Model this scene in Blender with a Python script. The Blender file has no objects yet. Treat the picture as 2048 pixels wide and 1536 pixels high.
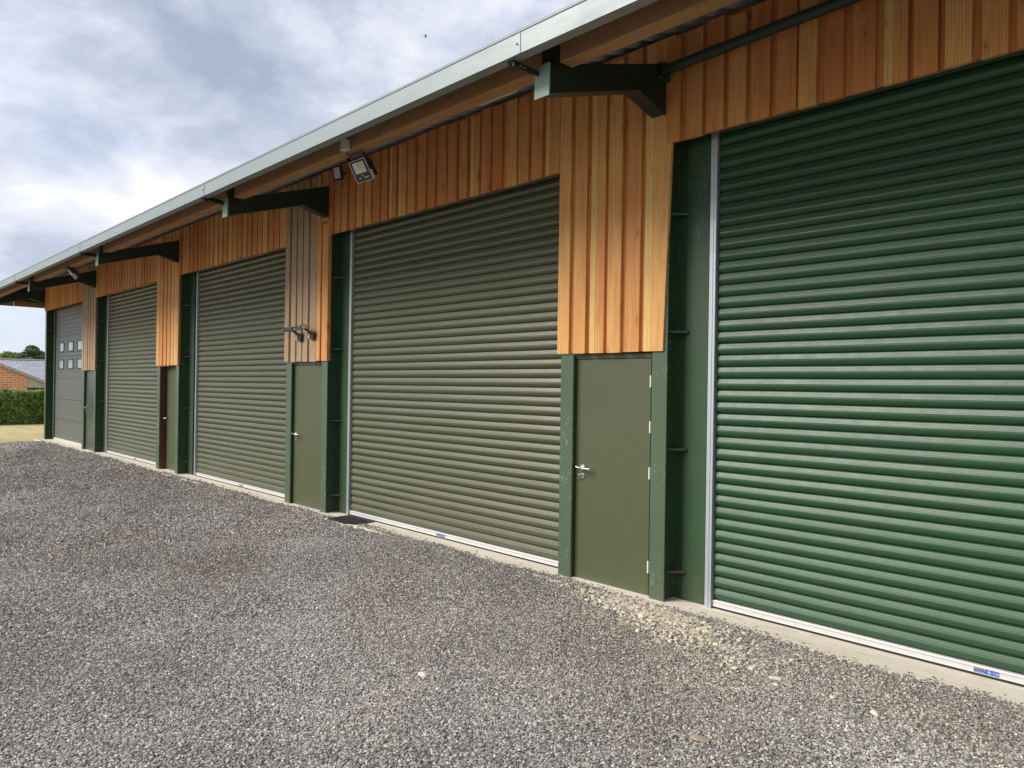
import bpy, math, random
import numpy as np
from mathutils import Vector, Matrix
random.seed(7); rng = np.random.default_rng(7)
R = math.radians
scene = bpy.context.scene
COL = scene.collection

# ---------------------------------------------------------------- helpers
class MB:
    """collects shapes, builds ONE mesh object"""
    def __init__(s): s.v=[]; s.f=[]; s.m=[]; s.c=[]; s.sm=[]
    def add(s, vs, fs, mi=0, col=(0.5,0.5,0.5,1), smooth=False):
        n=len(s.v); s.v+= [tuple(v) for v in vs]
        for f in fs: s.f.append([i+n for i in f]); s.m.append(mi); s.c.append(col); s.sm.append(smooth)
        return s
    def box(s, x0,x1,y0,y1,z0,z1, mi=0, col=(0.5,0.5,0.5,1), M=None):
        vs=[(x0,y0,z0),(x1,y0,z0),(x1,y1,z0),(x0,y1,z0),(x0,y0,z1),(x1,y0,z1),(x1,y1,z1),(x0,y1,z1)]
        if M is not None: vs=[M@Vector(v) for v in vs]
        return s.add(vs,[(0,3,2,1),(4,5,6,7),(0,1,5,4),(1,2,6,5),(2,3,7,6),(3,0,4,7)],mi,col)
    def bbox(s, x0,x1,y0,y1,z0,z1, b=.003, mi=0, col=(0.5,0.5,0.5,1), M=None):
        """box with chamfered edges"""
        cx,cy,cz=(x0+x1)/2,(y0+y1)/2,(z0+z1)/2; hx,hy,hz=(x1-x0)/2,(y1-y0)/2,(z1-z0)/2
        b=min(b,hx*.45,hy*.45,hz*.45); vs=[]; idx={}
        for sx in(-1,1):
            for sy in(-1,1):
                for sz in(-1,1):
                    for a in range(3):
                        p=[sx*(hx-b),sy*(hy-b),sz*(hz-b)]
                        p[a]=(sx*hx,sy*hy,sz*hz)[a]
                        idx[(sx,sy,sz,a)]=len(vs); vs.append((cx+p[0],cy+p[1],cz+p[2]))
        fs=[]
        for a in range(3):
            o=[i for i in range(3) if i!=a]
            for sa in(-1,1):
                q=[]
                for (u,w) in((-1,-1),(1,-1),(1,1),(-1,1)):
                    k=[0,0,0]; k[a]=sa; k[o[0]]=u; k[o[1]]=w; q.append(idx[(*k,a)])
                if (sa>0)==(a==1): q.reverse()
                fs.append(q)
        for a in range(3):       # edges parallel to axis a
            o=[i for i in range(3) if i!=a]
            for u in(-1,1):
                for w in(-1,1):
                    k1=[0,0,0];k1[o[0]]=u;k1[o[1]]=w;k2=list(k1);k1[a]=-1;k2[a]=1
                    q=[idx[(*k1,o[0])],idx[(*k2,o[0])],idx[(*k2,o[1])],idx[(*k1,o[1])]]
                    s_=u*w*(1 if a!=1 else -1)
                    if s_>0: q.reverse()
                    fs.append(q)
        for sx in(-1,1):
            for sy in(-1,1):
                for sz in(-1,1):
                    q=[idx[(sx,sy,sz,a)] for a in range(3)]
                    if sx*sy*sz<0: q.reverse()
                    fs.append(q)
        if M is not None: vs=[M@Vector(v) for v in vs]
        return s.add(vs,fs,mi,col)
    def prism(s, poly, x0, x1, mi=0, col=(0.5,0.5,0.5,1), axis='x', M=None):
        """poly in (y,z), extruded along x (or (x,z) along y; (x,y) along z)"""
        n=len(poly)
        def P(a,b,t): return (t,a,b) if axis=='x' else ((a,t,b) if axis=='y' else (a,b,t))
        vs=[P(a,b,x0) for a,b in poly]+[P(a,b,x1) for a,b in poly]
        if M is not None: vs=[M@Vector(v) for v in vs]
        fs=[tuple(range(n))[::-1],tuple(range(n,2*n))]+[(i,(i+1)%n,n+(i+1)%n,n+i) for i in range(n)]
        return s.add(vs,fs,mi,col)
    def tube(s, pts, rs, n=12, mi=0, col=(0.5,0.5,0.5,1), cap=True):
        pts=[Vector(p) for p in pts]
        if not hasattr(rs,'__len__'): rs=[rs]*len(pts)
        rings=[]; vs=[]; up=None
        for i,p in enumerate(pts):
            d=(pts[min(i+1,len(pts)-1)]-pts[max(i-1,0)]).normalized()
            if up is None: up=Vector((0,0,1)) if abs(d.z)<.9 else Vector((1,0,0))
            a=d.cross(up).normalized(); b=a.cross(d).normalized(); up=b
            for k in range(n):
                t=2*math.pi*k/n; vs.append(p+(a*math.cos(t)+b*math.sin(t))*rs[i])
        fs=[]
        for i in range(len(pts)-1):
            for k in range(n): fs.append((i*n+k,i*n+(k+1)%n,(i+1)*n+(k+1)%n,(i+1)*n+k))
        s.add(vs,fs,mi,col,True)
        if cap:
            s.add(vs[:n],[tuple(range(n))],mi,col); s.add(vs[-n:],[tuple(range(n))[::-1]],mi,col)
        return s
    def build(s, name, mats, parent=None, smooth=None, attr=False):
        me=bpy.data.meshes.new(name); me.from_pydata(s.v,[],s.f)
        if not isinstance(mats,(list,tuple)): mats=[mats]
        for m in mats: me.materials.append(m)
        me.polygons.foreach_set('material_index',s.m)
        me.polygons.foreach_set('use_smooth',[bool(x) if smooth is None else smooth for x in s.sm])
        if attr:
            ca=me.color_attributes.new('tone','FLOAT_COLOR','CORNER')
            arr=[]
            for f,c in zip(s.f,s.c): arr+=list(c)*len(f)
            ca.data.foreach_set('color',arr)
        me.update()
        o=bpy.data.objects.new(name,me); COL.objects.link(o)
        if parent is not None: o.parent=parent
        return o
def tag(o,label=None,cat=None,group=None,kind=None):
    if label: o['label']=label
    if cat: o['category']=cat
    if group: o['group']=group
    if kind: o['kind']=kind
    return o
def empty(name,loc=(0,0,0)):
    o=bpy.data.objects.new(name,None); COL.objects.link(o); o.location=loc; return o
def np_mesh(name, V, F, mats, parent=None, tone=None, smooth=False):
    """V (n,3), F (m,k) numpy"""
    me=bpy.data.meshes.new(name); k=F.shape[1]
    me.vertices.add(len(V)); me.vertices.foreach_set('co',V.astype(np.float32).ravel())
    me.loops.add(F.size); me.loops.foreach_set('vertex_index',F.astype(np.int32).ravel())
    me.polygons.add(len(F)); me.polygons.foreach_set('loop_start',np.arange(0,F.size,k,dtype=np.int32))
    me.polygons.foreach_set('loop_total',np.full(len(F),k,dtype=np.int32))
    if smooth: me.polygons.foreach_set('use_smooth',np.ones(len(F),dtype=bool))
    for m in (mats if isinstance(mats,(list,tuple)) else [mats]): me.materials.append(m)
    me.update(calc_edges=True)
    if tone is not None:
        ca=me.color_attributes.new('tone','FLOAT_COLOR','POINT'); ca.data.foreach_set('color',tone.astype(np.float32).ravel())
    o=bpy.data.objects.new(name,me); COL.objects.link(o)
    if parent is not None: o.parent=parent
    return o

# ---------------------------------------------------------------- node helpers
class NT:
    def __init__(s,tree): s.t=tree; s.n=tree.nodes; s.l=tree.links
    def new(s,typ,**kw):
        n=s.n.new(typ)
        for k,v in kw.items():
            if k=='inp':
                for kk,vv in v.items():
                    if isinstance(vv,bpy.types.NodeSocket): s.l.new(vv,n.inputs[kk])
                    else: n.inputs[kk].default_value=vv
            else: setattr(n,k,v)
        return n
    def math(s,op,a,b=0,c=None,clamp=False):
        n=s.new('ShaderNodeMath',operation=op); n.use_clamp=clamp
        for i,x in enumerate((a,b) if c is None else (a,b,c)):
            if isinstance(x,bpy.types.NodeSocket): s.l.new(x,n.inputs[i])
            else: n.inputs[i].default_value=x
        return n.outputs[0]
    def vmath(s,op,a,b):
        n=s.new('ShaderNodeVectorMath',operation=op)
        for i,x in enumerate((a,b)):
            if isinstance(x,bpy.types.NodeSocket): s.l.new(x,n.inputs[i])
            else: n.inputs[i].default_value=x
        return n.outputs[0]
    def mix(s,f,a,b,mode='MIX'):
        n=s.new('ShaderNodeMix',data_type='RGBA',blend_type=mode)
        for i,x in ((0,f),(6,a),(7,b)):
            if isinstance(x,bpy.types.NodeSocket): s.l.new(x,n.inputs[i])
            elif i==0: n.inputs[0].default_value=x
            else: n.inputs[i].default_value=(*x,1) if len(x)==3 else x
        return n.outputs[2]
    def ramp(s,f,stops,interp='LINEAR'):
        n=s.new('ShaderNodeValToRGB'); cr=n.color_ramp; cr.interpolation=interp
        while len(cr.elements)<len(stops): cr.elements.new(.5)
        for e,(p,c) in zip(cr.elements,stops):
            e.position=p; e.color=(c,c,c,1) if not hasattr(c,'__len__') else ((*c,1) if len(c)==3 else c)
        s.l.new(f,n.inputs[0]); return n.outputs[0]
    def noise(s,vec,scale=5,detail=4,rough=.55,dist=0):
        n=s.new('ShaderNodeTexNoise',inp={'Scale':scale,'Detail':detail,'Roughness':rough,'Distortion':dist})
        if vec is not None: s.l.new(vec,n.inputs['Vector'])
        return n.outputs[0]
    def mapping(s,vec,scale=(1,1,1),loc=(0,0,0),rot=(0,0,0)):
        n=s.new('ShaderNodeMapping',inp={'Scale':scale,'Location':loc,'Rotation':rot}); s.l.new(vec,n.inputs['Vector']); return n.outputs[0]
    def bump(s,h,strength=.3,dist=.01,normal=None):
        n=s.new('ShaderNodeBump',inp={'Strength':strength,'Distance':dist,'Height':h})
        if normal is not None: s.l.new(normal,n.inputs['Normal'])
        return n.outputs[0]
def material(name):
    m=bpy.data.materials.new(name); m.use_nodes=True
    nt=NT(m.node_tree); b=nt.n['Principled BSDF']
    return m,nt,b
def setc(nt,b,**kw):
    names=dict(color='Base Color',rough='Roughness',metal='Metallic',normal='Normal',coat='Coat Weight',spec='Specular IOR Level',coatr='Coat Roughness')
    for k,v in kw.items():
        i=b.inputs[names[k]]
        if isinstance(v,bpy.types.NodeSocket): nt.l.new(v,i)
        else: i.default_value=(*v,1) if hasattr(v,'__len__') and len(v)==3 else v
def coords(nt):
    return nt.new('ShaderNodeTexCoord').outputs['Object']
def geopos(nt):
    return nt.new('ShaderNodeNewGeometry').outputs['Position']

def mat_paint(name,col,rough=.38,var=.12,bump=.04,dirt=(.10,.085,.06),dirtamt=.25,scratch=0.0,coat=0.0,scale=1.0,spec=.5):
    m,nt,b=material(name); P=geopos(nt)
    n1=nt.noise(P,3.0*scale,5,.6); n2=nt.noise(nt.mapping(P,(14,14,1.6)),1.6*scale,4,.6)
    f=nt.math('MULTIPLY_ADD',n1,var*2,-var); f=nt.math('ADD',f,1)
    base=nt.mix(1.0,col,nt.new('ShaderNodeCombineColor',inp={0:f,1:f,2:f}).outputs[0],'MULTIPLY')
    # dirt: streaks and splash near the foot of the wall
    z=nt.new('ShaderNodeSeparateXYZ',inp={0:P}).outputs[2]
    foot=nt.new('ShaderNodeMapRange',inp={0:z,1:.5,2:0.,3:0.,4:1.}).outputs[0]
    st=nt.ramp(n2,[(.50,0),(.75,1)])
    amt=nt.math('MULTIPLY',nt.math('ADD',nt.math('MULTIPLY',foot,n1),nt.math('MULTIPLY',st,.35)),dirtamt,clamp=True)
    base=nt.mix(amt,base,dirt)
    if scratch>0:
        s1=nt.noise(nt.mapping(P,(18,18,7),rot=(.2,.1,.3)),1.7,6,.72,1.4)
        s2=nt.noise(P,1.3,2,.5)
        sm=nt.math('MULTIPLY',nt.ramp(s1,[(.59,0),(.62,1)]),nt.ramp(s2,[(.46,0),(.58,1)]))
        base=nt.mix(nt.math('MULTIPLY',sm,scratch),base,(.42,.46,.38))
    r=nt.math('MULTIPLY_ADD',nt.noise(P,9*scale,5,.65),.22,rough-.11)
    h=nt.noise(P,2.2,3,.5)
    setc(nt,b,color=base,rough=r,coat=coat,coatr=rough)
    if bump>0: setc(nt,b,normal=nt.bump(h,bump,.02))
    setc(nt,b,spec=spec)
    return m
def mat_galv(name,col=(.56,.58,.59),rough=.42,metal=.55,band=False):
    m,nt,b=material(name); P=geopos(nt)
    v=nt.new('ShaderNodeTexVoronoi',inp={'Vector':nt.mapping(P,(1,1,1)),'Scale':60}).outputs['Color']
    vv=nt.new('ShaderNodeSeparateColor',inp={0:v}).outputs[0]
    n=nt.noise(nt.mapping(P,(1.2,6,6)),2.,5,.6)
    base=nt.mix(nt.math('MULTIPLY',vv,.18),col,tuple(c*.7 for c in col))
    base=nt.mix(nt.ramp(n,[(.45,0),(.8,.45)]),base,tuple(c*.72 for c in col))
    r=nt.math('MULTIPLY_ADD',n,.3,rough-.15)
    setc(nt,b,color=base,rough=r,metal=metal)
    return m
def mat_wood(name,a,c,dark,weather=0.0,horiz=False,rough=.72):
    """a: heart wood, c: sap wood, dark: grain lines"""
    m,nt,b=material(name); P=geopos(nt)
    at=nt.new('ShaderNodeAttribute',attribute_name='tone'); sc=nt.new('ShaderNodeSeparateColor',inp={0:at.outputs['Color']})
    t,seed,sap=sc.outputs[0],sc.outputs[1],sc.outputs[2]
    off=nt.new('ShaderNodeCombineXYZ',inp={0:nt.math('MULTIPLY',seed,37.),1:nt.math('MULTIPLY',seed,11.),2:nt.math('MULTIPLY',seed,53.)}).outputs[0]
    Q=nt.vmath('ADD',P,off)
    if horiz: Q=nt.mapping(Q,rot=(0,R(90),0))
    warp=nt.new('ShaderNodeTexNoise',inp={'Vector':nt.mapping(Q,(5,5,1.1)),'Scale':1.0,'Detail':2.})
    wv=nt.vmath('MULTIPLY',warp.outputs['Color'],(.05,.0,.0)); Q2=nt.vmath('ADD',Q,wv)
    ring=nt.new('ShaderNodeTexWave',wave_type='BANDS',bands_direction='X',inp={'Vector':nt.mapping(Q2,(1,1,.02)),'Scale':18.,'Distortion':5.5,'Detail':3.,'Detail Scale':.9,'Detail Roughness':.5}).outputs['Fac']
    fine=nt.noise(nt.mapping(Q2,(130,130,3.2)),1.,4,.6)
    broad=nt.noise(nt.mapping(Q,(9,9,.7)),1.,3,.55)
    # knots
    qs=nt.new('ShaderNodeSeparateXYZ',inp={0:Q2}); q2d=nt.new('ShaderNodeCombineXYZ',inp={0:nt.math('MULTIPLY',qs.outputs[0],6.5),1:nt.math('MULTIPLY',qs.outputs[2],2.6)})
    vo=nt.new('ShaderNodeTexVoronoi',feature='F1',voronoi_dimensions='2D',inp={'Vector':q2d.outputs[0],'Scale':1.0,'Randomness':1.})
    kr=nt.ramp(nt.new('ShaderNodeSeparateColor',inp={0:vo.outputs['Color']}).outputs[0],[(.5,0),(.95,1)])
    kn=nt.math('MULTIPLY',kr,nt.ramp(nt.math('ADD',vo.outputs['Distance'],nt.math('MULTIPLY_ADD',fine,.06,-.03)),[(.015,1),(.06,0)])); kh=nt.math('MULTIPLY',kr,nt.ramp(vo.outputs['Distance'],[(.05,1),(.26,0)]))
    base=nt.mix(nt.math('ADD',nt.math('MULTIPLY',t,.95),nt.math('MULTIPLY_ADD',broad,1.3,-.62),clamp=True),a,c)
    lighter=tuple(min(.8,x*1.25) for x in c)
    base=nt.mix(nt.math('MULTIPLY',sap,.8),base,lighter)
    base=nt.mix(nt.math('MULTIPLY',nt.ramp(ring,[(.45,0),(1.,1)]),.34),base,dark)
    base=nt.mix(nt.math('MULTIPLY',nt.ramp(fine,[(.42,0),(.75,1)]),.45),base,dark)
    bl=nt.noise(nt.mapping(Q,(22,22,2.2)),1.,4,.6); base=nt.mix(nt.math('MULTIPLY',nt.ramp(bl,[(.56,0),(.74,1)]),.45),base,dark)
    base=nt.mix(nt.math('MULTIPLY',kh,.5),base,dark)
    base=nt.mix(nt.math('MULTIPLY',kn,.8),base,tuple(x*.42 for x in dark))
    if weather>0:
        w=nt.noise(nt.mapping(Q,(16,16,1.7)),1.,5,.65)
        base=nt.mix(nt.math('MULTIPLY',nt.ramp(w,[(.3,.35),(.7,1)]),weather),base,(.34,.26,.185))
        s=nt.noise(nt.mapping(Q,(34,34,8)),1.,4,.7)
        base=nt.mix(nt.math('MULTIPLY',nt.ramp(s,[(.58,0),(.68,1)]),.55),base,(.10,.065,.04))
    h=nt.math('ADD',nt.math('MULTIPLY',fine,.6),nt.math('MULTIPLY',ring,.25))
    setc(nt,b,color=base,rough=rough,normal=nt.bump(h,.35,.003),spec=.25)
    return m

G_POST=(.075,.125,.078); G_DARK=(.032,.075,.042); OLIVE=(.118,.125,.062)
M={}
M['post']=mat_paint('green post paint',(.066,.105,.060),.36,.12,.05,scratch=.6,dirtamt=.45)
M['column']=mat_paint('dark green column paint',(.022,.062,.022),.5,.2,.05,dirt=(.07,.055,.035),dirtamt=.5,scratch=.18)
M['beam_steel']=mat_paint('green frame paint',(.013,.030,.021),.45,.15,.03,dirtamt=.2)
M['lit_tip_steel']=mat_paint('end plate green lightened as lit',(.30,.42,.36),.4,.12,.03)  # bracket steel made paler: the light on the end plates is in the colour
M['door']=mat_paint('olive door paint',(.070,.082,.037),.42,.05,.015,dirtamt=.12)
M['door_grey']=mat_paint('worn grey green door paint',(.06,.075,.058),.3,.22,.05,dirtamt=.4)
M['maroon']=mat_paint('maroon door lining',(.12,.018,.014),.5,.1,.02)
M['olive_slat']=mat_paint('olive slat paint',(.082,.087,.044),.36,.07,.0,dirtamt=.14,coat=.22)
M['green_slat']=mat_paint('green slat paint',(.024,.072,.031),.36,.07,.0,dirtamt=.10,coat=.0,spec=.42)
M['sect']=mat_paint('grey sectional door paint',(.10,.11,.096),.45,.1,.02,dirtamt=.3)
M['galv']=mat_galv('galvanised guide',(.50,.53,.56))
M['alu']=mat_galv('brushed aluminium rail',(.66,.65,.63),.4,.35)
M['gutter']=mat_galv('pale coated gutter',(.24,.285,.285),.45,.1)
M['steel']=mat_galv('stainless steel',(.6,.6,.56),.28,.9)
M['rust']=mat_paint('rusty gusset edge',(.06,.04,.028),.7,.3,.1)
M['wood']=mat_wood('larch boards',(.58,.215,.070),(.80,.47,.165),(.38,.125,.038))
M['wood_w']=mat_wood('weathered larch boards',(.42,.26,.14),(.50,.35,.21),(.24,.14,.075),weather=.6)
M['glulam']=mat_wood('timber eaves beam',(.40,.21,.09),(.50,.29,.135),(.24,.115,.045),horiz=True)
def simple(name,col,rough=.5,metal=0.,spec=.5,noise=.1,sc=20):
    m,nt,b=material(name); P=coords(nt); n=nt.noise(P,sc,4,.6)
    base=nt.mix(n,tuple(c*(1-noise) for c in col),tuple(min(1,c*(1+noise)) for c in col))
    setc(nt,b,color=base,rough=rough,metal=metal,spec=spec); return m
M['rubber']=simple('black rubber',(.012,.012,.013),.6)
M['black']=simple('black powder coat',(.018,.019,.024),.45)
M['darkgrey']=simple('dark grey plastic',(.06,.065,.075),.5)
M['white']=simple('off white plastic',(.75,.72,.60),.5)
M['glassgrey']=simple('frosted lamp glass',(.62,.64,.62),.18)
M['chip']=simple('yellowish lamp chip',(.55,.52,.38),.35)
M['pane']=simple('door window pane',(.36,.40,.42),.08,0.,.8)
M['blue']=simple('blue sticker',(.05,.07,.32),.35)
M['ltblue']=simple('light blue print',(.25,.38,.62),.35)
M['print']=simple('white print',(.75,.75,.78),.4)
M['tan']=simple('buff print',(.35,.30,.28),.4)
M['roof_in']=simple('roof sheet underside',(.42,.43,.43),.55)
M['roof_out']=simple('roof sheet top',(.16,.18,.17),.5)
M['inside']=simple('inner wall',(.08,.09,.08),.8)

# concrete
m,nt,b=material('concrete'); P=geopos(nt)
n1=nt.noise(P,3,6,.65); n2=nt.noise(P,45,4,.7); n3=nt.noise(nt.mapping(P,(.6,5,1)),2,3,.5)
base=nt.mix(n1,(.46,.415,.33),(.66,.61,.52)); base=nt.mix(nt.math('MULTIPLY',nt.ramp(n2,[(.45,0),(.8,1)]),.4),base,(.42,.37,.29))
base=nt.mix(nt.math('MULTIPLY',nt.ramp(n3,[(.5,0),(.7,1)]),.35),base,(.44,.38,.29))
n4=nt.noise(nt.mapping(P,(1.2,7,1)),3.1,6,.7,.8); base=nt.mix(nt.math('MULTIPLY',nt.ramp(n4,[(.53,0),(.66,1)]),.45),base,(.30,.25,.19))
setc(nt,b,color=base,rough=.85,normal=nt.bump(nt.math('ADD',n2,n1),.4,.006),spec=.3); M['concrete']=m

# ================================================================ THE BARN
barn=empty('steel_barn',(0,0,0))
tag(barn,'long green steel barn with orange larch cladding, roller shutters and deep eaves','barn')
ZB=0.0
COLX=[1.94,-3.609,-9.11,-14.66,-20.23,-25.41]      # right edge of each column's front flange
HDR=3.765; DCL=2.06; TOP=4.655; YF=-.19; YC=-.210

def frame_post(xa,xb,name='door_post',y0=YF,lab=None):
    mb=MB(); mb.bbox(xa,xb,y0,y0+.03,-.06,DCL-.012,.004); mb.box(xa,xa+.03,y0+.03,y0+.18,-.06,DCL-.012)
    o=mb.build(name,M['post'],barn)
    if lab:o['label']=lab
    return o

def column(xr,first=False,last=False):
    """front flange, web, folded back plate closing up to the shutter guide"""
    mb=MB()
    zt=4.55
    mb.bbox(xr-.15,xr,YF,YF+.014,-.06,zt,.003,mi=0)             # front flange
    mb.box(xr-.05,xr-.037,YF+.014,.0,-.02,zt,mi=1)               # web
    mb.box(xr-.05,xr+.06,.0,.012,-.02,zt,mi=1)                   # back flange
    mb.bbox(xr+.055,xr+.272,-.014,.003,-.02,zt,.002,mi=1)        # lapped closing plate
    mb.box(xr-.039,xr-.033,-.006,.0,0.,zt,mi=2)                  # weld line, caught light put in as lighter paint
    o=mb.build('steel_column',[M['post'],M['column'],M['post']],barn)
    for z in (.236,1.25,2.225,3.2):
        g=MB(); g.prism([(xr-.037,-.014),(xr-.037,-.135),(xr-.025,-.138),(xr+.092,-.03),(xr+.092,-.0145)],z-.009,z+.009,axis='z')
        g.build('gusset_plate',M['rust'] if z<.5 else M['column'],o)
    for z in (2.14,2.085):
        g=MB(); g.tube([(xr-.037,-.11,z),(xr-.028,-.11,z)],.009,6); g.tube([(xr-.028,-.11,z),(xr-.02,-.11,z)],.005,8)
        g.build('bolt',M['steel'],o)
    return o
for i,x in enumerate(COLX): column(x)

# slat profile (y,z): convex with small ribs, one pitch; y negative = towards the yard
PITCH=.0932
def slat_profile():
    pts=[]
    for (t,y) in ((0.0,.006),(.02,-.004),(.045,-.0105),(.08,-.0135),(.14,-.0155),(.20,-.0172),(.21,-.0164),(.27,-.0183),(.33,-.0200),(.34,-.0192),(.40,-.0208),(.44,-.0218),(.455,-.0228),(.47,-.0216),(.54,-.0222),(.62,-.0216),(.71,-.0192),(.80,-.0150),(.88,-.0098),(.94,-.0040),(.97,.001),(.985,.006)):
        pts.append((y,-t*PITCH))
    return pts
SP=slat_profile()
def shutter(x0,x1,mat,xl,label):
    """x0..x1 curtain width"""
    z0=.070; n=45; mb=MB(); prof=[]
    for k in range(n,0,-1):
        zt=z0+k*PITCH; a=random.gauss(1,.035); t=random.gauss(0,.012); o_=random.gauss(0,.0004)
        prof+=[(y*a+dz*t+o_,zt+dz) for y,dz in SP]
    prof.append((.006,z0))
    N=len(prof); vs=[]; nx=9
    for j in range(nx+1):
        x=x0+(x1-x0)*j/nx
        for (y,z) in prof:
            vs.append((x,y+.0012*math.sin(j*1.9+z*1.3),z+.0008*math.sin(j*2.3+z*3)))
    fs=[(j*N+i,j*N+i+1,(j+1)*N+i+1,(j+1)*N+i) for j in range(nx) for i in range(N-1)]
    mb.add(vs,fs,0,smooth=False)
    o=mb.build('roller_shutter',mat,barn); o['label']=label
    r=MB(); r.bbox(x0,x1,-.03,.012,.017,.066,.003); r.box(x0,x1,-.036,-.03,.054,.061); r.box(x0,x1,-.033,-.03,.018,.022)
    r.build('bottom_rail',M['alu'],o)
    r=MB(); r.box(x0,x1,-.026,.004,-.012,.017); r.build('rubber_seal',M['rubber'],o)
    # guides
    for (g,sgn) in ((x0,-1),(x1,1)):
        r=MB(); a,b_=sorted((g+sgn*.004,g+sgn*.052)); 
        r.bbox(a,b_,-.052,-.004,-.004,3.9,.002)
        a,b_=sorted((g+sgn*.052,g+sgn*.075)); r.bbox(a,b_,-.030,-.004,-.004,3.9,.002)
        c_=g+sgn*.030; r.box(c_-.003,c_+.003,-.056,-.052,-.004,3.9)
        r.build('guide_rail',M['galv'],o)
    return o
S=[]
S.append(shutter(-3.252,1.2,M['green_slat'],0,'dark green roller shutter'))
S.append(shutter(-8.752,-4.70,M['olive_slat'],0,'olive green roller shutter'))
S.append(shutter(-14.16,-10.16,M['olive_slat'],0,'olive green roller shutter'))
S.append(shutter(-19.80,-15.80,M['olive_slat'],0,'olive green roller shutter'))
def sticker(o,x0,x1,z0=.023,z1=.053):
    s=MB(); w=x1-x0; y=-.0312
    s.box(x0,x1,y-.0006,y,z0,z1,mi=0)
    def b(a,b_,c,d,mi): s.box(x0+a*w,x0+b_*w,y-.0014,y-.0006,z0+c*(z1-z0),z0+d*(z1-z0),mi=mi)
    b(.03,.46,.55,.95,1); b(.03,.44,.12,.22,3)
    for k in range(7): b(.05+k*.055,.085+k*.055,.62,.86,2)
    b(.52,.70,.2,.32,4); b(.55,.68,.4,.75,4); b(.74,.95,.55,.68,4); b(.76,.93,.25,.36,4); b(.93,.98,.4,.6,2)
    s.build('sticker',[M['blue'],M['tan'],M['print'],M['ltblue'],M['ltblue']],o)
sticker(S[0],-1.405,-1.268); sticker(S[1],-6.86,-6.70); sticker(S[2],-12.25,-12.09); sticker(S[3],-17.75,-17.60)

# sectional door with six windows
def sectional():
    mb=MB(); x0,x1=-25.13,-21.36; z0,z1=.07,4.1; 
    prof=[]; z=z0; 
    while z<z1:
        prof+=[(0.,z),(0.,z+.098),(.006,z+.104),(.006,z+.110)]; z+=.112
    N=len(prof); vs=[(x,y,zz) for x in(x0,x1) for (y,zz) in prof]
    mb.add(vs,[(i,N+i,N+i+1,i+1) for i in range(N-1)],0)
    for zz in (.62,1.2,1.80,2.40,3.0,3.55): mb.box(x0,x1,-.001,.01,zz,zz+.012,mi=1)
    o=mb.build('sectional_door',[M['sect'],M['rubber']],barn); o['label']='grey sectional overhead door with six small windows'
    r=MB(); r.bbox(x0,x1,-.028,.01,.004,.07,.003); r.build('bottom_rail',M['alu'],o)
    for cx in (-24.47,-23.45,-22.47):
        for cz in (2.68,2.19):
            w=MB(); hw,hz=.30,.148
            def rr(hw,hz,r,y): 
                p=[]
                for (sx,sz,a0) in((1,1,0),(-1,1,90),(-1,-1,180),(1,-1,270)):
                    for k in range(5):
                        a=R(a0+k*22.5); p.append((cx+sx*(hw-r)+r*math.cos(a),y,cz+sz*(hz-r)+r*math.sin(a)))
                return p
            o1=rr(hw,hz,.06,-.012); i1=rr(hw-.045,hz-.035,.045,-.012); o0=rr(hw,hz,.06,.002); i0=rr(hw-.045,hz-.035,.045,-.002)
            n=len(o1); w.add(o1+i1,[(i,(i+1)%n,n+(i+1)%n,n+i) for i in range(n)],0); w.add(o0+o1,[(i,(i+1)%n,n+(i+1)%n,n+i) for i in range(n)],0)
            w.add(i1+i0,[(i,(i+1)%n,n+(i+1)%n,n+i) for i in range(n)],0); w.add(i0,[tuple(range(n))],1)
            w.build('window',[M['black'],M['pane']],o)
    g=MB(); g.bbox(-25.2,-25.135,-.04,.0,0,3.9,.003); g.build('guide_rail',M['sect'],o)
sectional()

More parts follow.
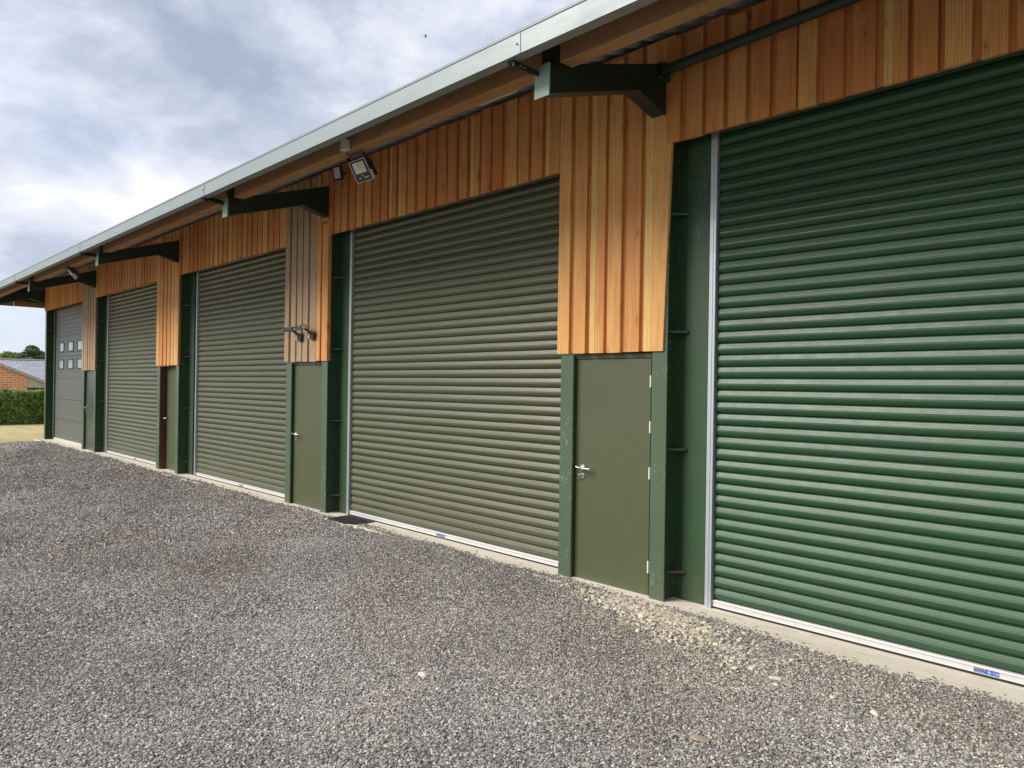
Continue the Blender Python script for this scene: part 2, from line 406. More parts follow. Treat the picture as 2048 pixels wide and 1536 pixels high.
# pedestrian doors
def pdoor(xr,kind,label):
    """xr: right edge of the column flange this door stands beside"""
    xl=xr-1.026; xe=xr-.192      # leaf
    yd=-.14; zt=2.01
    if kind=='maroon': xl=xr-1.115; xe=xr-.245; yd=-.06; zt=2.018
    mb=MB(); mb.bbox(xl,xe,yd,yd+.045,.004,zt,.004)
    mb.box(xl+.0,xl+.03,yd-.002,yd,.01,zt-.004)      # meeting stile fold
    mat=M['door_grey'] if kind=='grey' else M['door']
    o=mb.build('entrance_door',mat,barn); o['label']=label
    fr=MB()
    fr.box(xl-.04,xl-.004,yd-.004,yd+.04,-.01,zt+.045); fr.box(xl-.04,xe+.036,yd-.003,yd+.04,zt+.006,zt+.044); fr.box(xe+.004,xe+.036,yd+.002,yd+.04,-.01,zt+.045)
    fr.build('door_frame',M['maroon'] if kind=='maroon' else (M['door_grey'] if kind=='grey' else M['door']),o)
    th=MB(); th.box(xl-.04,xe+.036,yd-.02,yd+.06,-.02,.002); th.build('threshold',M['alu'],o)
    for z in (.244,1.034,1.425,1.812):
        h=MB(); h.tube([(xe+.001,yd-.008,z-.05),(xe+.001,yd-.008,z+.05)],.0075,8); h.box(xe-.012,xe+.012,yd-.004,yd-.001,z-.05,z+.05)
        h.build('hinge',M['black'] if kind=='grey' else M['white'],o)
    hx=xl+.085 if kind!='grey' else xl+.07
    def circ(cx,cz,r,y0,y1,mb): mb.tube([(cx,y0,cz),(cx,y1,cz)],r,16)
    if kind=='grey':
        h=MB(); h.bbox(hx-.022,hx+.022,yd-.01,yd,.90,1.12,.004); h.tube([(hx,yd-.01,1.06),(hx,yd-.055,1.06),(hx+.02,yd-.06,1.06),(hx+.13,yd-.06,1.055)],.010,8)
        h.build('handle',M['steel'],o)
    else:
        h=MB(); circ(hx,1.022,.028,yd-.010,yd,h); h.tube([(hx,yd-.008,1.018),(hx,yd-.05,1.018),(hx+.012,yd-.06,1.018),(hx+.09,yd-.06,1.016),(hx+.125,yd-.045,1.014)],[.010,.010,.011,.010,.008],10)
        h.tube([(hx-.035,yd-.058,1.026),(hx+.012,yd-.06,1.018)],[.008,.0105],8)
        h.build('handle',M['steel'],o)
        h=MB(); circ(hx,.944,.026,yd-.008,yd,h); h.build('lock',M['steel'],o)
        h=MB(); circ(hx,.948,.008,yd-.0105,yd-.0085,h); h.box(hx-.003,hx+.003,yd-.0105,yd-.0085,.930,.944)
        h.build('keyhole',M['black'],o)
        if xr>-5:
            k=MB(); k.tube([(hx,yd-.010,.948),(hx-.006,yd-.028,.950),(hx-.022,yd-.034,.958),(hx-.030,yd-.03,.945),(hx-.034,yd-.02,.915)],[.003,.003,.004,.004,.009],8)
            k.build('key',M['steel'],o)
    # dark lining behind the leaf and jambs
    bk=MB(); bk.box(xl-.14,xe+.15,.0,.02,-.02,2.2); bk.box(xr-1.02-.17,xl-.05,YF+.14,.0,-.02,2.1); 
    if kind=='maroon': bk.box(xr-1.055,xr-1.031,YF+.031,-.07,-.02,2.04)
    bk.build('door_lining',M['maroon'] if kind=='maroon' else M['column'],o)
pdoor(COLX[1],'olive','olive green steel door')
pdoor(COLX[2],'olive','olive green steel door')
pdoor(COLX[3],'maroon','olive green steel door in a maroon lining')
pdoor(COLX[4],'grey','worn grey green door with black hinges')
for x in COLX[1:5]: frame_post(x-1.19,x-1.032)
frame_post(COLX[0]-1.19,COLX[0]-1.032)

# ---- cladding: board on board
def board(mb,xa,xb,y0,y1,za,zb,tone,sap=0.,slantR=0.):
    seed=random.random(); col=(tone,seed,sap,1)
    b=.003
    prof=[(xa,y1),(xa,y0+b),(xa+b,y0),(xb-b,y0),(xb,y0+b),(xb,y1)]
    vs=[(x,y,za) for x,y in prof]+[(x+(slantR if x>(xa+xb)/2 else 0),y,zb) for x,y in prof]; n=len(prof)
    mb.add(vs,[tuple(range(n)),tuple(range(n,2*n))[::-1]]+[(i,n+i,n+(i+1)%n,(i+1)%n) for i in range(n)],0,col)
def cladding(x0,x1,z0,z1,name='head_cladding',pitch=.19,weather=False,slant=0.,label=None,split=None):
    mb=MB(); n=max(2,round((x1-x0)/pitch)); p=(x1-x0)/n; x=x0
    # back boards
    xx=x0
    while xx<x1-.01:
        w=min(random.uniform(.13,.2),x1-xx); 
        if x1-(xx+w)<.05: w=x1-xx
        board(mb,xx,xx+w-.002,-.180,-.160,z0+.004+random.uniform(0,.006),z1,random.random()*.5)
        xx+=w
    for i in range(n):
        a=x0+i*p+(random.uniform(-.012,.012) if i else 0); w=p-random.uniform(.034,.060)
        if i==n-1: w=x1-a
        tone=random.betavariate(1.2,1.9) if name=='head_cladding' else .35+.6*random.random(); sp=1. if random.random()<(.12 if name=='head_cladding' else .3) else 0.
        dz=random.uniform(-.006,.006); dy=random.uniform(-.003,.003)
        zt=z1-random.uniform(0,.05)
        if sp: # narrow sapwood edge on a heartwood board
            e=w*random.uniform(.2,.4)
            board(mb,a,a+e,YC+dy,-.178,z0+dz,zt,tone,1.); board(mb,a+e,a+w,YC+dy,-.178,z0+dz,zt,tone,0.,slant if i==n-1 else 0)
        else: board(mb,a,a+w,YC+dy,-.178,z0+dz,zt,tone,0.,slant if i==n-1 else 0)
    o=mb.build(name,M['wood_w'] if weather else M['wood'],barn,attr=True)
    if label:o['label']=label
    return o
for k,x in enumerate(COLX[:5]):
    xl=x-1.225
    # head panel left of this column's door panel
    nxt=COLX[k+1]
    cladding(nxt-.03 if k<4 else -25.52,xl-.002,HDR,TOP+random.uniform(-.01,.01),'head_cladding')
    if k==2:
        cladding(xl,x-.29,DCL,TOP,'door_cladding',pitch=.186,weather=True,label='weathered grey brown boards')
        cladding(x-.288,x+.045-.03,DCL,3.96,'door_cladding',pitch=.16); cladding(x-.288,x-.032,3.962,TOP,'door_cladding',pitch=.13)
    elif k==4: cladding(xl,x-.01,DCL-.06,TOP,'door_cladding',weather=True,label='weathered brown boards')
    elif k==0: cladding(xl,x-.03,DCL,TOP,'door_cladding')
    else: cladding(xl,x-.032 if k==1 else x-.01,DCL,TOP,'door_cladding',pitch=.2,slant=.085 if k==1 else 0.)
cladding(COLX[0]-.03,4.0,HDR,TOP,'head_cladding')
# white timber splinter: pale light streak board at left edge of the weathered panel is part of the boards

# ---- roof, eaves
SL=.29
def zroof(y): return TOP+.02+SL*(y+.2)
def roofsheet():
    per=.19; xs=[]; x=-27.0
    while x<6.0: xs+=[(x,0.),(x+.055,0.),(x+.085,.032),(x+.16,.032)]; x+=per
    n=len(xs); mb=MB(); YR=7.2; Y0=-1.5
    zr=zroof(YR)
    for (off,mi) in ((.0,0),(.045,1)):
        vs=[(x,Y0,zroof(Y0)+h+off) for x,h in xs]+[(x,YR,zr+h+off) for x,h in xs]+[(x,16.2,zroof(Y0)+h+off) for x,h in xs]
        mb.add(vs,[(i,i+1,n+i+1,n+i) for i in range(n-1)]+[(n+i,n+i+1,2*n+i+1,2*n+i) for i in range(n-1)],mi)
    e=[(x,Y0,zroof(Y0)+h) for x,h in xs]+[(x,Y0,zroof(Y0)+h+.045) for x,h in xs]
    mb.add(e,[(i,i+1,n+i+1,n+i) for i in range(n-1)],1)
    return mb.build('roof',[M['roof_in'],M['roof_out']],barn)
roof=roofsheet()
g=MB()
YG=-1.88; GB=3.985; GT=4.135
gp=[(YG,GB),(YG+.082,GB),(YG+.088,GB+.01),(YG+.088,GT-.01),(YG+.094,GT-.01),(YG+.094,GB+.004),(YG+.084,GB-.006)]
g.prism([(YG,GB),(YG+.088,GB),(YG+.11,GT+.0),(YG+.104,GT+.0),(YG+.084,GB+.005),(YG+.004,GB+.005),(YG+.004,GT-.004),(YG-.004,GT),(YG-.006,GT-.006),(YG,GT-.012)],-27.0,6.0)
gut=g.build('gutter',M['gutter'],barn)
g=MB(); g.prism([(YG-.003,GT+.001),(-1.40,4.262),(-1.40,4.268),(YG-.003,GT+.010)],-27,6); g.build('added_flashing',M['roof_out'],gut)  # added flashing, closes the gap where sky light would leak in
BX=[1.90,-3.64,-9.10,-14.67,-20.23,-25.60]
for bx in BX:
    j=MB(); xj=bx+.0
    j.box(xj-.004,xj+.004,YG-.004,YG+.001,GB,GT-.012); j.box(xj-.05,xj+.004,YG-.0012,YG+.002,GB+.004,GT-.012)
    for (dx,dz) in((-.03,.07),): j.tube([(xj+dx,YG-.012,GB+dz),(xj+dx,YG,GB+dz)],.007,6)
    j.build('gutter_joint',M['gutter'],gut)
# glulam eaves beam, in lengths between brackets
for i in range(len(BX)-1):
    a,b_=BX[i+1]+.03,BX[i]-.09
    mb=MB(); mb.bbox(a,b_,-1.53,-1.395,4.02,4.255,.006,col=(random.random(),random.random(),0,1))
    mb.build('eaves_beam',M['glulam'],barn,attr=True)
mb=MB(); mb.bbox(BX[0]+.03,6,-1.53,-1.395,4.02,4.255,.006,col=(.5,.3,0,1)); mb.build('eaves_beam',M['glulam'],barn,attr=True)
mb=MB(); mb.bbox(-27,BX[-1]-.09,-1.53,-1.395,4.02,4.255,.006,col=(.5,.3,0,1)); mb.build('eaves_beam',M['glulam'],barn,attr=True)
# brackets
def bracket(bx):
    x1=bx; x0=bx-.14; yt=-1.585
    zb=lambda y:3.80+(y-yt)*.305; zt=lambda y:4.0+(y-yt)*.31
    mb=MB(); w=.01
    yh=-.58
    # web and flanges of an I section
    mb.prism([(yt,zb(yt)),(yh,zb(yh)),(-.17,3.99),(-.17,zt(-.17)),(yt,zt(yt))],bx-.016,bx-.004)
    def fl(pts,th): 
        (ya,za),(yb,zb_)=pts; mb.prism([(ya,za),(yb,zb_),(yb,zb_+th),(ya,za+th)],x0,x1)
    fl([(yt,zb(yt)),(yh,zb(yh))],.014); fl([(yh,zb(yh)),(-.19,4.005)],.014); fl([(yt,zt(yt)-.014),(-.17,zt(-.17)-.014)],.014)
    o=mb.build('eaves_bracket',M['beam_steel'],barn)
    e=MB(); e.bbox(x0-.004,x1+.002,yt-.014,yt-.001,3.785,4.015,.002); e.build('end_plate',M['lit_tip_steel'],o)
    e=MB(); e.bbox(x0+.02,x1+.02,yt+.03,yt+.14,4.008,4.26,.002)
    e.build('cleat',M['beam_steel'],o)
    e=MB(); e.box(x0-.02,x1-.10,yt-.26,yt-.012,3.966,3.976); e.box(x0-.02,x0-.012,yt-.26,yt-.012,3.976,4.01)
    e.box(x0+.035,x0+.043,yt-.26,yt-.012,3.94,3.966)
    e.build('gutter_arm',M['beam_steel'],o)
    for (yy,zz) in((yt-.2,3.955),(yt-.16,3.955)):
        e=MB(); e.tube([(x0+.043,yy,zz),(x0+.055,yy,zz)],.009,6); e.build('bolt',M['steel'],o)
    e=MB(); e.tube([(x1+.02,yt+.08,4.11),(x1+.032,yt+.08,4.11)],.010,6); e.build('bolt',M['steel'],o)
for bx in BX: bracket(bx)
# round brace tube in the near bay
t=MB(); t.tube([(-3.60,-.30,4.33),(-2.0,-.30,4.375),(1.7,-.30,4.40)],.041,16); t.build('brace_tube',M['beam_steel'],barn)
t=MB(); t.box(-3.64,-3.60,-.30,-.21,4.26,4.40); t.tube([(-3.615,-.33,4.27),(-3.615,-.36,4.27)],.012,6); t.tube([(-3.615,-.33,4.38),(-3.615,-.36,4.38)],.012,6)
t.build('brace_fixing',M['column'],barn)
# pale offcut caught between roof and head boards
t=MB(); t.bbox(-5.75,-5.2,-.50,-.42,zroof(-.5)-.020,zroof(-.5)-.004,.002,col=(.5,.5,0,1)); t.build('packing_strip',M['white'],barn)
# gable overhang beyond the far corner
t=MB()
for k,(a,b_) in enumerate(((-1.5,-.75),(-.74,.1),(.11,.9),(.91,1.8))): t.bbox(-27.0,-26.96,a,b_,3.965+.004*(k%2),4.12,.004,col=(random.random(),random.random(),0,1))
t.bbox(-27.0,-26.9,1.81,15.8,3.965,4.12,.004,col=(.3,.6,0,1))
t.build('verge_board',M['glulam'],barn,attr=True)
t=MB(); t.box(-26.95,-26.86,-1.4,7.2,4.13,4.30); t.prism([(-1.48,4.121),(7.2,4.121),(7.2,zroof(7.2)-.01),(-1.48,zroof(-1.48)-.01)],-27.0,-26.97); t.prism([(7.21,4.121),(15.8,4.121),(7.21,zroof(7.2)-.01)],-27.0,-26.97); t.build('verge_frame',M['beam_steel'],barn)
# envelope: gable walls and rear wall
t=MB()
t.prism([(-.16,-.1),(14.6,-.1),(14.6,4.4),(7.2,zroof(7.2)-.06),(-.16,zroof(-.16)-.05)],-25.54,-25.50)
t.prism([(-.16,-.1),(14.6,-.1),(14.6,4.4),(7.2,zroof(7.2)-.06),(-.16,zroof(-.16)-.05)],4.0,4.04)
t.build('gable_wall',M['post'],barn)
t=MB(); t.box(-25.5,4.0,14.5,14.54,-.1,4.35); t.build('rear_wall',M['post'],barn)
t=MB(); t.box(-25.5,4.0,.35,.37,-.05,4.6); t.build('inner_lining',M['inside'],barn)
t=MB(); t.box(-25.56,-25.515,-.21,-.165,HDR,4.6); t.build('corner_trim',M['post'],barn)

# ================================================================ lamps and small fittings (each hangs from the barn: own thing)
def jbox(x,y,z):
    e=empty('junction_box',(x,y,z)); tag(e,'off white junction box on the timber beam above the large floodlight','junction box')
    m_=MB(); m_.bbox(-.045,.045,-.045,0,-.05,.05,.008); m_.build('box_body',M['white'],e)
    m_=MB(); m_.bbox(-.048,.048,-.058,-.0455,-.053,.053,.006); m_.build('box_lid',M['white'],e)
    m_=MB(); m_.tube([(.0,-.02,-.05),(.01,-.02,-.07),(.05,.01,-.12),(.09,.03,-.15)],.005,8); m_.build('cable',M['black'],e)
jbox(-6.41,-1.531,4.06)
def floodlight(loc,rot,s,label,cat='floodlight'):
    e=empty('floodlight',loc); e.rotation_euler=rot; e.scale=(s*.86,s*.88,s*.74); tag(e,label,cat)
    b_=MB(); b_.bbox(-.15,.15,-.02,.02,-.14,.14,.006)           # front frame; face towards -y
    b_.prism([(-.12,.02),(.12,.02),(.09,.07),(-.09,.07)],-.12,.10,axis='z')
    for k in range(9):
        x=-.11+k*.0275; b_.box(x-.003,x+.003,.02,.095,-.12,.11)
    b_.build('lamp_body',M['black'],e)
    q=MB(); q.box(-.158,-.1505,-.026,.012,-.146,.146); q.box(.1505,.158,-.026,.012,-.146,.146); q.box(-.1505,.1505,-.026,.012,.1405,.146); q.box(-.1505,.1505,-.026,.012,-.146,-.1405)
    q.build('rim',M['alu'],e)
    g_=MB(); g_.box(-.105,.105,-.026,-.0205,-.03,.115,mi=0); 
    g_.box(-.03,.085,-.030,-.0262,.0,.105,mi=1)
    g_.build('lens',[M['glassgrey'],M['chip']],e)
    l=MB()
    for (a,c,w) in((-.09,-.10,.03),(-.02,-.075,.02),(.01,-.105,.06),(.08,-.10,.02)): l.box(a,a+w,-.0225,-.0205,c,c+.014)
    l.build('rating_label',M['glassgrey'],e)
    u=MB(); u.box(-.165,-.157,-.02,.02,-.02,.20); u.box(.157,.165,-.02,.02,-.02,.20); u.box(-.165,.165,-.02,.02,.20,.208)
    u.build('mounting_bracket',M['black'],e)
    return e
floodlight((-6.42,-1.36,3.865),(R(32),R(0),R(2)),1.0,'black floodlight with square pale lens tilted below the timber beam')
floodlight((-17.15,-1.42,3.90),(R(38),R(0),R(-8)),1.05,'far floodlight seen edge on against the dark eaves bracket')
def smallflood():
    e=empty('small_floodlight',(-8.66,-.33,4.49)); e.rotation_euler=(R(12),0,R(14)); tag(e,'small square lamp high on the boards between bracket and large floodlight','lamp')
    m_=MB(); m_.bbox(-.07,.07,-.02,.02,-.09,.09,.006); m_.build('lamp_body',M['black'],e)
    m_=MB(); m_.box(-.05,.05,-.024,-.0205,-.068,.068); m_.build('lens',M['glassgrey'],e)
    m_=MB(); m_.box(-.02,.02,.02,.13,-.01,.01); m_.build('mounting_bracket',M['black'],e)
    m_=MB(); m_.tube([(0,.03,-.08),(-.05,.10,-.16),(-.12,.12,-.26),(-.2,.12,-.33)],.004,6); m_.build('cable',M['black'],e)
smallflood()
def seclight(x,z,lab,flip):
    e=empty('security_light',(x,-.211,z)); e.scale=(.95,.9,.9); tag(e,lab,'security light','twin security lights on the weathered boards')
    m_=MB(); m_.bbox(-.05,.05,-.05,0,-.11,0,.008); m_.build('base',M['black'],e)
    m_=MB(); m_.tube([(0,-.04,-.02),(-.03,-.1,.02),(-.06,-.13,.05)],.016,8); m_.build('arm',M['black'],e)
    Mx=Matrix.Translation((-.10,-.16,.07))@Matrix.Rotation(R(flip),4,'Z')@Matrix.Rotation(R(12),4,'X')
    m_=MB(); m_.bbox(-.10,.10,-.05,.05,-.035,.035,.008,M=Mx); m_.build('lamp_head',M['darkgrey'],e)
    m_=MB(); m_.box(.101,.104,-.03,.03,-.024,.024,M=Mx); m_.build('lens',M['glassgrey'],e)
    m_=MB(); m_.bbox(-.085,-.055,-.065,-.03,-.10,-.02,.006); m_.build('sensor',M['white'],e)
seclight(-9.80,2.45,'left hand of two grey security lights above the olive door',18)
seclight(-9.44,2.46,'right hand of two grey security lights above the olive door',-12)

# rubber mat
mt=MB()
poly=[(-8.68,-.40),(-8.74,-.03),(-8.12,-.045),(-8.10,-.33),(-8.24,-.405)]
mt.prism(poly,.002,.012,axis='z')
for k in range(8): mt.box(-8.62+k*.06,-8.59+k*.06,-.36,-.06,.012,.0145)
tag(mt.build('rubber_mat',M['rubber'],None),'black rubber mat on the concrete sill beside the left guide of a shutter','mat')

# ================================================================ SETTING: ground
def gz(x,y):
    """height of the wide terrain"""
    z=-.10
    z-= np.clip((-39-x)*.10,0,1.25)
    return z
# terrain
xs=np.concatenate([[-500,-300,-180,-120],np.arange(-90,-24,3.),[-24,0,60,200]]); ys=np.concatenate([[-400,-200,-100],np.arange(-60,61,6.),[100,200,400]])
X,Y=np.meshgrid(xs,ys,indexing='ij'); Z=gz(X,Y)-.02
V=np.stack([X,Y,Z],-1).reshape(-1,3); nx_,ny_=X.shape
I=np.arange(nx_*ny_).reshape(nx_,ny_); F=np.stack([I[:-1,:-1],I[1:,:-1],I[1:,1:],I[:-1,1:]],-1).reshape(-1,4)
m,nt,b=material('dry lawn'); P=geopos(nt)
n1=nt.noise(nt.mapping(P,(.35,1.2,1)),.9,5,.6); n2=nt.noise(P,6,5,.7); n3=nt.noise(P,60,3,.7)
base=nt.mix(nt.ramp(n1,[(.35,0),(.65,1)]),(.62,.47,.25),(.36,.35,.15)); base=nt.mix(nt.math('MULTIPLY',nt.ramp(n2,[(.4,0),(.7,1)]),.5),base,(.68,.53,.31))
base=nt.mix(nt.math('MULTIPLY',n3,.4),base,(.22,.20,.09))
setc(nt,b,color=base,rough=.9,spec=.2,normal=nt.bump(nt.math('ADD',n3,n2),.7,.04)); M['lawn']=m
tag(np_mesh('lawn_ground',V,F,M['lawn'],smooth=True),'dry yellowing lawn beyond the gravel yard','lawn',kind='structure')
# concrete sill
sl=MB(); sl.bbox(-25.62,5.,-.40,.6,-.3,0.,.012); sl.box(-25.62,5.,-.404,-.30,-.3,-.012)
tag(sl.build('concrete_sill',M['concrete']),'pale concrete sill along the foot of the barn','concrete sill',kind='structure')

# yard
def edge_y(x):
    return -.345+.03*np.sin(x*1.3+.5)+.03*np.sin(x*3.7)+.07*np.exp(-((x+7.0)/1.8)**2)+.05*np.exp(-((x+12)/1.5)**2)-.09*np.exp(-((x+23.5)/2.)**2)-.035*np.exp(-((x+1.5)/1.5)**2)
def hfield(x,y):
    h=-.030+.012*np.sin(x*.9+1.3*y)+.010*np.sin(x*2.1-y*1.7+2)+.006*np.sin(x*5.1+y*4.3)
    d=np.clip((edge_y(x)-y)/.45,0,1)          # 0 at the edge of the sill
    h=h*d+ .004*(1-d)
    far=np.clip((-24.3+.5*np.sin(y*1.7)-x)/1.2,0,1)
    return h*(1-far)+(-.14)*far
xs=np.concatenate([np.linspace(-27.5,-10,180),np.linspace(-9.95,4.5,260),np.linspace(5,26,12)])
vv=np.concatenate([np.linspace(0,2.5,50),np.linspace(2.6,8,40),np.linspace(8.5,40,16)])
X=np.repeat(xs[:,None],len(vv),1); Y=edge_y(X)-vv[None,:]; Z=hfield(X,Y)
V=np.stack([X,Y,Z],-1).reshape(-1,3); nx_,ny_=X.shape
I=np.arange(nx_*ny_).reshape(nx_,ny_); F=np.stack([I[:-1,:-1],I[:-1,1:],I[1:,1:],I[1:,:-1]],-1).reshape(-1,4)
m,nt,b=material('gravel bed'); P=geopos(nt)
v1=nt.new('ShaderNodeTexVoronoi',inp={'Vector':P,'Scale':78.}); v2=nt.new('ShaderNodeTexVoronoi',inp={'Vector':P,'Scale':110.})
c1=nt.new('ShaderNodeSeparateColor',inp={0:v1.outputs['Color']})
big=nt.noise(P,1.1,5,.6); 
base=nt.ramp(c1.outputs[0],[(0,(.09,.085,.08)),(.35,(.19,.18,.168)),(.75,(.31,.295,.275)),(.93,(.38,.355,.32)),(.965,(.48,.43,.32)),(1,(.60,.56,.46))])
base=nt.mix(nt.math('MULTIPLY',nt.ramp(v1.outputs['Distance'],[(.35,0),(.75,1)]),.75),base,(.055,.052,.048))
base=nt.mix(nt.ramp(big,[(.42,0),(.7,.35)]),base,(.13,.105,.085))
h=nt.math('ADD',nt.math('MULTIPLY',v1.outputs['Distance'],-1.),nt.math('MULTIPLY',v2.outputs['Distance'],-.5))
setc(nt,b,color=base,rough=.85,spec=.3,normal=nt.bump(h,1.,.014)); M['gravelbed']=m
tag(np_mesh('gravel_yard',V,F,M['gravelbed'],smooth=True),'grey gravel yard in front of the barn','gravel yard',kind='structure')

# loose stones on the yard as one geometry-node scatter
def gravel_points():
    cx,cy=0.,-5.34; out=[]
    fx,fy=-math.cos(R(43.33)),math.sin(R(43.33))
    def batch(n_per_m2,rmin,rmax,s0,s1):
        A=math.pi*(rmax**2-rmin**2); N=int(A*n_per_m2)
        r=np.sqrt(rng.random(N)*(rmax**2-rmin**2)+rmin**2); a=rng.random(N)*2*np.pi
        x=cx+r*np.cos(a); y=cy+r*np.sin(a)
        ang=np.abs((np.arctan2(y-cy,x-cx)-math.atan2(fy,fx)+np.pi)%(2*np.pi)-np.pi)
        e=edge_y(x)+rng.normal(0,.035,N)+.02
        k=(ang<R(56))&(y<e)&(x>-24.6-rng.random(N)*1.2)
        x,y=x[k],y[k]; n=len(x)
        s=s0+(s1-s0)*rng.beta(1.6,3.2,n)
        out.append((x,y,s))
    batch(9800,2.6,6.0,.0044,.0112)
    batch(5400,6.0,9.0,.0058,.0132)
    batch(2100,9.0,14.0,.0075,.017)
    batch(500,14.0,27.0,.010,.022)
    x=np.concatenate([o[0] for o in out]); y=np.concatenate([o[1] for o in out]); s=np.concatenate([o[2] for o in out])
    # extra pale stones spilled by the near post
    n=3600; ex=-3.75+rng.normal(0,.30,n); ey=-.38-np.abs(rng.normal(0,.22,n)); 
    ex=ex+(-ey-.38)*1.7
    k=ey<edge_y(ex)+.03; ex,ey=ex[k],ey[k]
    x=np.concatenate([x,ex]); y=np.concatenate([y,ey]); s=np.concatenate([s,.009+.014*rng.random(len(ex))**1.6])
    pale=np.concatenate([np.zeros(len(x)-len(ex)),np.ones(len(ex))])
    # strays and grit kicked on to the sill
    q=1500; sx=rng.uniform(-25,.5,q); sy=edge_y(sx)+np.abs(rng.normal(0,.07,q)); k=sy<-.03; sx,sy=sx[k],sy[k]
    x=np.concatenate([x,sx]); y=np.concatenate([y,sy]); s=np.concatenate([s,.0025+.008*rng.random(len(sx))**2]); pale=np.concatenate([pale,np.zeros(len(sx))])
    return x,y,s,pale
x,y,s,pale=gravel_points(); N=len(x)
onsill=(y>edge_y(x)-.02)
z=hfield(x,y)+s*.25; z=np.where(y>edge_y(x),.0+s*.35,z)
V=np.stack([x,y,z],-1)
t=rng.random(N)
base=np.array([.190,.184,.175])+np.zeros((N,3)); 
lum=rng.gamma(4.6,.2174,N); base=base*lum[:,None]*1.45
warm=rng.random(N)[:,None]; base=base*(1+np.array([.10,.0,-.12])*(warm-.4))
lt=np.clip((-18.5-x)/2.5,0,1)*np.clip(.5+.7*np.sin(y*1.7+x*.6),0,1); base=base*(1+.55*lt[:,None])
# brownish dust patches
br=(np.sin(x*1.1+.7*y)+np.sin(x*.45-y*1.6+1.)+np.sin(x*2.3+y*2.9))/3; br=np.clip(br*.9+.35+np.exp(-((edge_y(x)-y)/.9)**2)*.5,0,1)[:,None]
base=base*(1-br*np.array([.03,.08,.14]))
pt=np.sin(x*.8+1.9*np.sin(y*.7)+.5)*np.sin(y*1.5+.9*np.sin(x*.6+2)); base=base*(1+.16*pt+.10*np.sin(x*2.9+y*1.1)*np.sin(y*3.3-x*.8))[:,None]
cream=np.array([.62,.55,.42])*(.6+.5*rng.random(N)[:,None])
d=np.hypot((x+3.1)/1.5,(y+.85)/.55)
p_c=.055+.12*np.exp(-d**2)+.05*np.exp(-np.hypot((x+2)/2.2,(y+1.3)/.8)**2)
isc=(t<p_c)|((pale>0)&(rng.random(N)<.62))
isc&=~((pale==0)&(s>.03)); base=np.where(isc[:,None],cream,base)
isw=(t>.992); base=np.where(isw[:,None],np.array([.62,.60,.56])*(.7+.3*warm),base)
isr=(t>.985)&(t<=.992); base=np.where(isr[:,None],np.array([.30,.17,.12]),base)
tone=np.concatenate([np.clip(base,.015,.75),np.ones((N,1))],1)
me=bpy.data.meshes.new('loose_gravel'); me.vertices.add(N); me.vertices.foreach_set('co',V.astype(np.float32).ravel())
a=me.attributes.new('tone','FLOAT_COLOR','POINT'); a.data.foreach_set('color',tone.astype(np.float32).ravel())
a=me.attributes.new('scl','FLOAT','POINT'); a.data.foreach_set('value',s.astype(np.float32))
rot=np.stack([rng.normal(0,.35,N),rng.normal(0,.35,N),rng.random(N)*6.283],-1)
a=me.attributes.new('rot','FLOAT_VECTOR','POINT'); a.data.foreach_set('vector',rot.astype(np.float32).ravel())
a=me.attributes.new('pick','INT','POINT'); a.data.foreach_set('value',rng.integers(0,7,N).astype(np.int32))
gravel=bpy.data.objects.new('loose_gravel',me); COL.objects.link(gravel)
tag(gravel,'loose grey and cream gravel stones covering the yard','gravel',kind='stuff')
m,nt,b=material('gravel stone')
at=nt.new('ShaderNodeAttribute',attribute_name='tone',attribute_type='INSTANCER'); P=geopos(nt)
n=nt.noise(P,160,3,.6)
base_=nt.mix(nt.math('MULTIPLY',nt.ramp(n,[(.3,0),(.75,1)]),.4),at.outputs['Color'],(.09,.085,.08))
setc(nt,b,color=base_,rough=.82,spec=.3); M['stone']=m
me.materials.append(m)
gn=bpy.data.node_groups.new('scatter stones','GeometryNodeTree')
gn.interface.new_socket('Geometry',in_out='INPUT',socket_type='NodeSocketGeometry'); gn.interface.new_socket('Geometry',in_out='OUTPUT',socket_type='NodeSocketGeometry')
G=NT(gn); gi=G.new('NodeGroupInput'); go=G.new('NodeGroupOutput')
join=G.new('GeometryNodeJoinGeometry')
for i in range(7):
    ico=G.new('GeometryNodeMeshIcoSphere',inp={'Radius':1.,'Subdivisions':2})
    nz=G.new('ShaderNodeTexNoise',inp={'Scale':.85,'Detail':1.5}); pos=G.new('GeometryNodeInputPosition')
    ad=G.new('ShaderNodeVectorMath',operation='ADD',inp={1:(i*7.3,i*3.1,i*1.7)}); G.l.new(pos.outputs[0],ad.inputs[0]); G.l.new(ad.outputs[0],nz.inputs['Vector'])
    sb=G.new('ShaderNodeVectorMath',operation='SUBTRACT',inp={1:(.5,.5,.5)}); G.l.new(nz.outputs['Color'],sb.inputs[0])
    sc=G.new('ShaderNodeVectorMath',operation='SCALE',inp={'Scale':1.9}); G.l.new(sb.outputs[0],sc.inputs[0])
    sp=G.new('GeometryNodeSetPosition'); G.l.new(ico.outputs['Mesh'],sp.inputs['Geometry']); G.l.new(sc.outputs[0],sp.inputs['Offset'])
    tr=G.new('GeometryNodeTransform',inp={'Scale':(1.15,.8+.05*(i%3),.42+.06*(i%4))}); G.l.new(sp.outputs[0],tr.inputs[0])
    ms=G.new('GeometryNodeSetMaterial'); ms.inputs['Material'].default_value=M['stone']; G.l.new(tr.outputs[0],ms.inputs[0])
    gt=G.new('GeometryNodeGeometryToInstance'); G.l.new(ms.outputs[0],gt.inputs[0]); G.l.new(gt.outputs[0],join.inputs[0])
def named(nm,typ):
    n=G.new('GeometryNodeInputNamedAttribute',data_type=typ); n.inputs['Name'].default_value=nm; return [o for o in n.outputs if o.enabled and o.name=='Attribute'][0]
